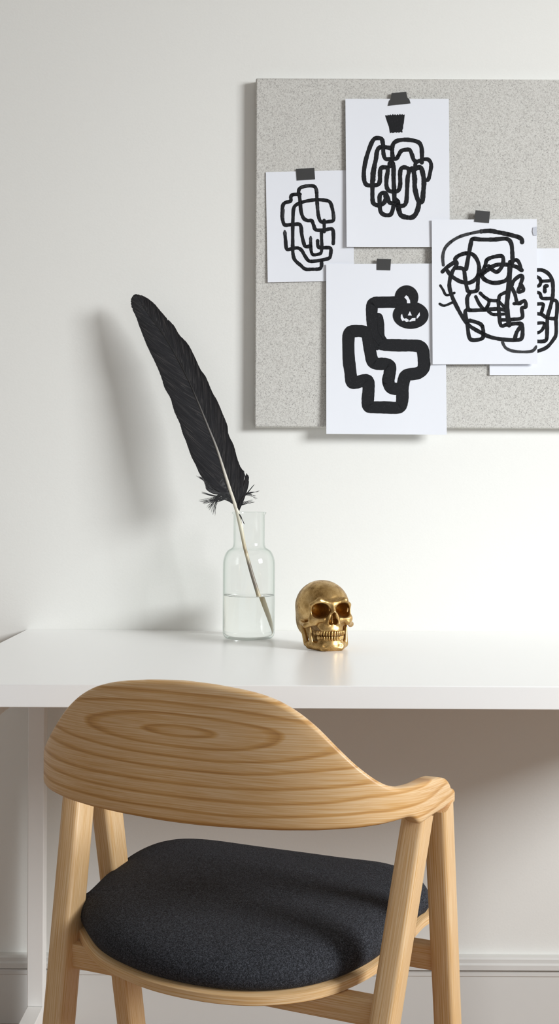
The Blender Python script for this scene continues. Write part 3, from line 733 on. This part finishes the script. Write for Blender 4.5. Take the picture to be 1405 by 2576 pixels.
# backrest band that runs on into the arms
topt = [(300, 1710), (380, 1711), (450, 1714), (530, 1724), (600, 1737), (650, 1749), (700, 1768), (750, 1797), (800, 1836), (850, 1885), (900, 1930), (940, 1959), (975, 1978), (1010, 1984), (1050, 1976), (1090, 1961), (1112, 1956), (1124, 1958), (1131, 1966), (1135, 1980), (1140, 1984)]
bott = [(300, 2050), (400, 2067), (500, 2079), (600, 2087), (700, 2092), (800, 2092), (900, 2086), (960, 2077), (1000, 2067), (1030, 2057), (1045, 2059), (1056, 2074), (1062, 2074), (1095, 2050), (1115, 2038), (1135, 2022), (1140, 2022)]
Wp, Bp, NP = 0.2455, 0.188, 0.64
YT = 0.061
plan = []
for i in range(61):
    a = math.radians(90*i/60); plan.append((Wp*math.sin(a)**NP, -Bp*math.cos(a)**NP))
plan.append((Wp+0.001, YT*0.5)); plan.append((Wp+0.0012, YT))
pp = np.array(plan); dl = np.r_[0, np.cumsum(np.hypot(*np.diff(pp, axis=0).T))]; LT = dl[-1]
N = 150; ss = LT*np.sin(np.linspace(0, 1, N)*math.pi/2)**1.0
st = []
for s in ss:
    x, y = np.interp(s, dl, pp[:, 0]), np.interp(s, dl, pp[:, 1]); w = cw(x, y, 0)
    sxp = proj((w[0], w[1], 0.7))[0]
    yt = np.interp(sxp, [p[0] for p in topt], [p[1] for p in topt]); yb = np.interp(sxp, [p[0] for p in bott], [p[1] for p in bott])
    st.append((s, x, y, sxp, px(sxp, yt, w[1])[2], px(sxp, yb, w[1])[2]))
# the band is symmetric: heights near the centre come from the flat middle of the traced edge
zT = np.array([q[4] for q in st]); zB = np.array([q[5] for q in st]); sA = np.array([q[0] for q in st])
c0 = zT[0]
def sm(a, k=3):
    b = a.copy()
    for _ in range(k): b[1:-1] = (b[:-2]+2*b[1:-1]+b[2:])/4
    return b
zT = sm(zT, 4); zB = sm(zB, 2)
print('BACK', [(round(q[3]), round(q[4], 3), round(q[5], 3)) for q in st[::12]], 'LT', LT)
V = []; Fc = []; uv = []; kk = None
full = [(-sA[i], -st[i][1], st[i][2], zT[i], zB[i]) for i in range(N-1, 0, -1)]+[(sA[i], st[i][1], st[i][2], zT[i], zB[i]) for i in range(N)]
NF = len(full)
for i, (s, x, y, t_, b_) in enumerate(full):
    x0, y0 = full[max(i-1, 0)][1:3]; x1, y1 = full[min(i+1, NF-1)][1:3]
    tx, ty = x1-x0, y1-y0; ln = math.hypot(tx, ty); nx_, ny_ = ty/ln, -tx/ln      # outward normal
    f = abs(s)/LT
    th = 0.0145+0.016*max(0, (f-0.55)/0.45)**1.2
    hgt = t_-b_; r = min(0.005, hgt*0.3, th*0.35)
    sec = []
    for (sx, sz, a0) in ((1, 1, 0), (-1, 1, 90), (-1, -1, 180), (1, -1, 270)):
        for j in range(5):
            a = math.radians(a0+90*j/4)
            sec.append((sx*(th/2-r)+r*math.cos(a)-th/2, sz*(hgt/2-r)+r*math.sin(a)+(t_+b_)/2))
        if sx == -1 and sz == 1:                 # subdivide inner face
            za = (t_+b_)/2+(hgt/2-r); zb = (t_+b_)/2-(hgt/2-r)
            for j in range(1, 8): sec.append((-th, za+(zb-za)*j/8))
    za = (t_+b_)/2-(hgt/2-r); zb = (t_+b_)/2+(hgt/2-r)
    for j in range(1, 8): sec.append((0, za+(zb-za)*j/8))
    for (o_, z_) in sec:
        # gentle outward bulge at mid height
        V.append(cw(x+nx_*o_, y+ny_*o_, z_)); uv.append((s, z_+max(0, f-0.5)*0.05))
    kk = len(sec)
for i in range(NF-1):
    for j in range(kk): Fc.append((i*kk+j, i*kk+(j+1) % kk, (i+1)*kk+(j+1) % kk, (i+1)*kk+j))
Fc.append(tuple(range(kk))[::-1]); Fc.append(tuple((NF-1)*kk+j for j in range(kk)))
Fc = [f[::-1] for f in Fc]
mesh('backrest', V, Fc, M['wood_back'], chair, uv, autos=50)

# seat
zp0, zp1 = 0.445, 0.457
out_px = [(196, 2330, zp0+.004), (225, 2398, zp0), (262, 2435, zp0), (330, 2470, zp0), (400, 2495, zp0), (500, 2517, zp0), (600, 2528, zp0), (700, 2527, zp0), (800, 2512, zp0), (880, 2483, zp0), (945, 2447, zp0), (1010, 2390, zp0), (1055, 2335, zp0),
          (1078, 2290, 0.462), (1076, 2245, 0.475), (1055, 2200, 0.485), (1000, 2181, 0.485), (900, 2170, 0.485), (800, 2156, 0.485), (700, 2143, 0.485), (600, 2129, 0.485), (520, 2118, 0.485), (450, 2114, 0.485), (392, 2121, 0.485), (330, 2147, 0.485), (270, 2190, 0.485), (222, 2238, 0.485), (193, 2285, 0.472)]
ol = [cl(pxz(x, y, z)) for x, y, z in out_px]
print('SEAT', [(round(a, 3), round(b, 3)) for a, b in ol])
ol = cat(ol, 6, True); ol = np.array(ol); ol = ol.mean(0)+(ol-ol.mean(0))*1.02
for _ in range(8): ol = (np.roll(ol, 1, 0)+2*ol+np.roll(ol, -1, 0))/4
cen = ol.mean(0)
def rings(spec, dome=0):
    V = []; Fc = []; uv = []; n = len(ol); pl_ = np.r_[0, np.cumsum(np.linalg.norm(np.diff(ol, axis=0), axis=1))]
    for (s, z) in spec:
        for p in ol:
            q = cen+(p-cen)*s; sag = dome*(1-s*s)
            V.append(cw(q[0], q[1], z)); uv.append((pl_[len(uv) % n], z+(1-s)*0.2))
    m_ = len(spec)
    for i in range(m_-1):
        for j in range(n): Fc.append((i*n+j, i*n+(j+1) % n, (i+1)*n+(j+1) % n, (i+1)*n+j))
    Fc.append(tuple(range(n))[::-1]); Fc.append(tuple((m_-1)*n+j for j in range(n)))
    return V, Fc, uv
V, Fc, uv = rings([(0.3, zp0), (0.99, zp0), (1.0, zp0+0.0015), (1.0, zp1-0.0015), (0.99, zp1), (0.3, zp1)])
mesh('seat_panel', V, Fc, M['wood'], chair, uv, autos=50)
V, Fc, uv = rings([(0.3, zp1+0.0003), (0.945, zp1+0.0003), (0.968, zp1+0.003), (0.982, zp1+0.008), (0.987, zp1+0.014), (0.980, zp1+0.021), (0.96, zp1+0.028), (0.925, zp1+0.034), (0.87, zp1+0.039), (0.78, zp1+0.043), (0.65, zp1+0.0455), (0.5, zp1+0.047), (0.3, zp1+0.0478), (0.12, zp1+0.048)])
mesh('seat_cushion', V, Fc, M['seat'], chair, uv, autos=60)

# ------------------------------------------------------------------ light
for q in ('wall_back', 'tabletop'): bpy.data.objects[q].cycles.is_caustics_receiver = True
def area(name, loc, target, sx, sy, power, col):
    L = bpy.data.lights.new(name, 'AREA'); L.shape = 'RECTANGLE'; L.size = sx; L.size_y = sy; L.energy = power; L.color = col
    o = bpy.data.objects.new(name, L); COL.objects.link(o); o.location = loc
    o.rotation_euler = (Vector(target)-Vector(loc)).to_track_quat('-Z', 'Y').to_euler(); return o
XR = 3.3                                   # right wall with the window that lights the room
WIN = (-0.85, 0.5, 1.5, 2.62)
def wall_with_hole(x0, x1, y0, y1, z0, z1, hole):
    V = []; Fc = []
    for (a, b, c, d) in ((y0, hole[0], z0, z1), (hole[1], y1, z0, z1), (hole[0], hole[1], z0, hole[2]), (hole[0], hole[1], hole[3], z1)):
        v, f = box_vf(x0, x1, a, b, c, d); n = len(V); V += v; Fc += [tuple(i+n for i in q) for q in f]
    return V, Fc
V, Fc = wall_with_hole(XR, XR+0.15, -2.2, WY, 0, 2.7, WIN)
structure(mesh('wall_right', V, Fc, M['wall'], smooth=False))
lt = area('window_daylight', (XR+0.12, (WIN[0]+WIN[1])/2, (WIN[2]+WIN[3])/2), (0.3, 2.0, 0.92), WIN[1]-WIN[0], WIN[3]-WIN[2], 37, (0.96, 0.985, 1.0))
lt.data.spread = math.radians(74); lt.data.cycles.is_caustics_light = True
w = bpy.data.worlds.new('world'); sc.world = w; w.use_nodes = True
w.node_tree.nodes['Background'].inputs[0].default_value = (0.93, 0.96, 1.0, 1); w.node_tree.nodes['Background'].inputs[1].default_value = 0.54
sc.view_settings.view_transform = 'Standard'; sc.view_settings.look = 'None'; sc.view_settings.gamma = 1; sc.view_settings.exposure = 0.0
sc.cycles.max_bounces = 14; sc.cycles.transmission_bounces = 12; sc.cycles.transparent_max_bounces = 12; sc.cycles.diffuse_bounces = 6
sc.cycles.use_denoising = True
for o in bpy.data.objects:
    if '_w' in o: del o['_w']
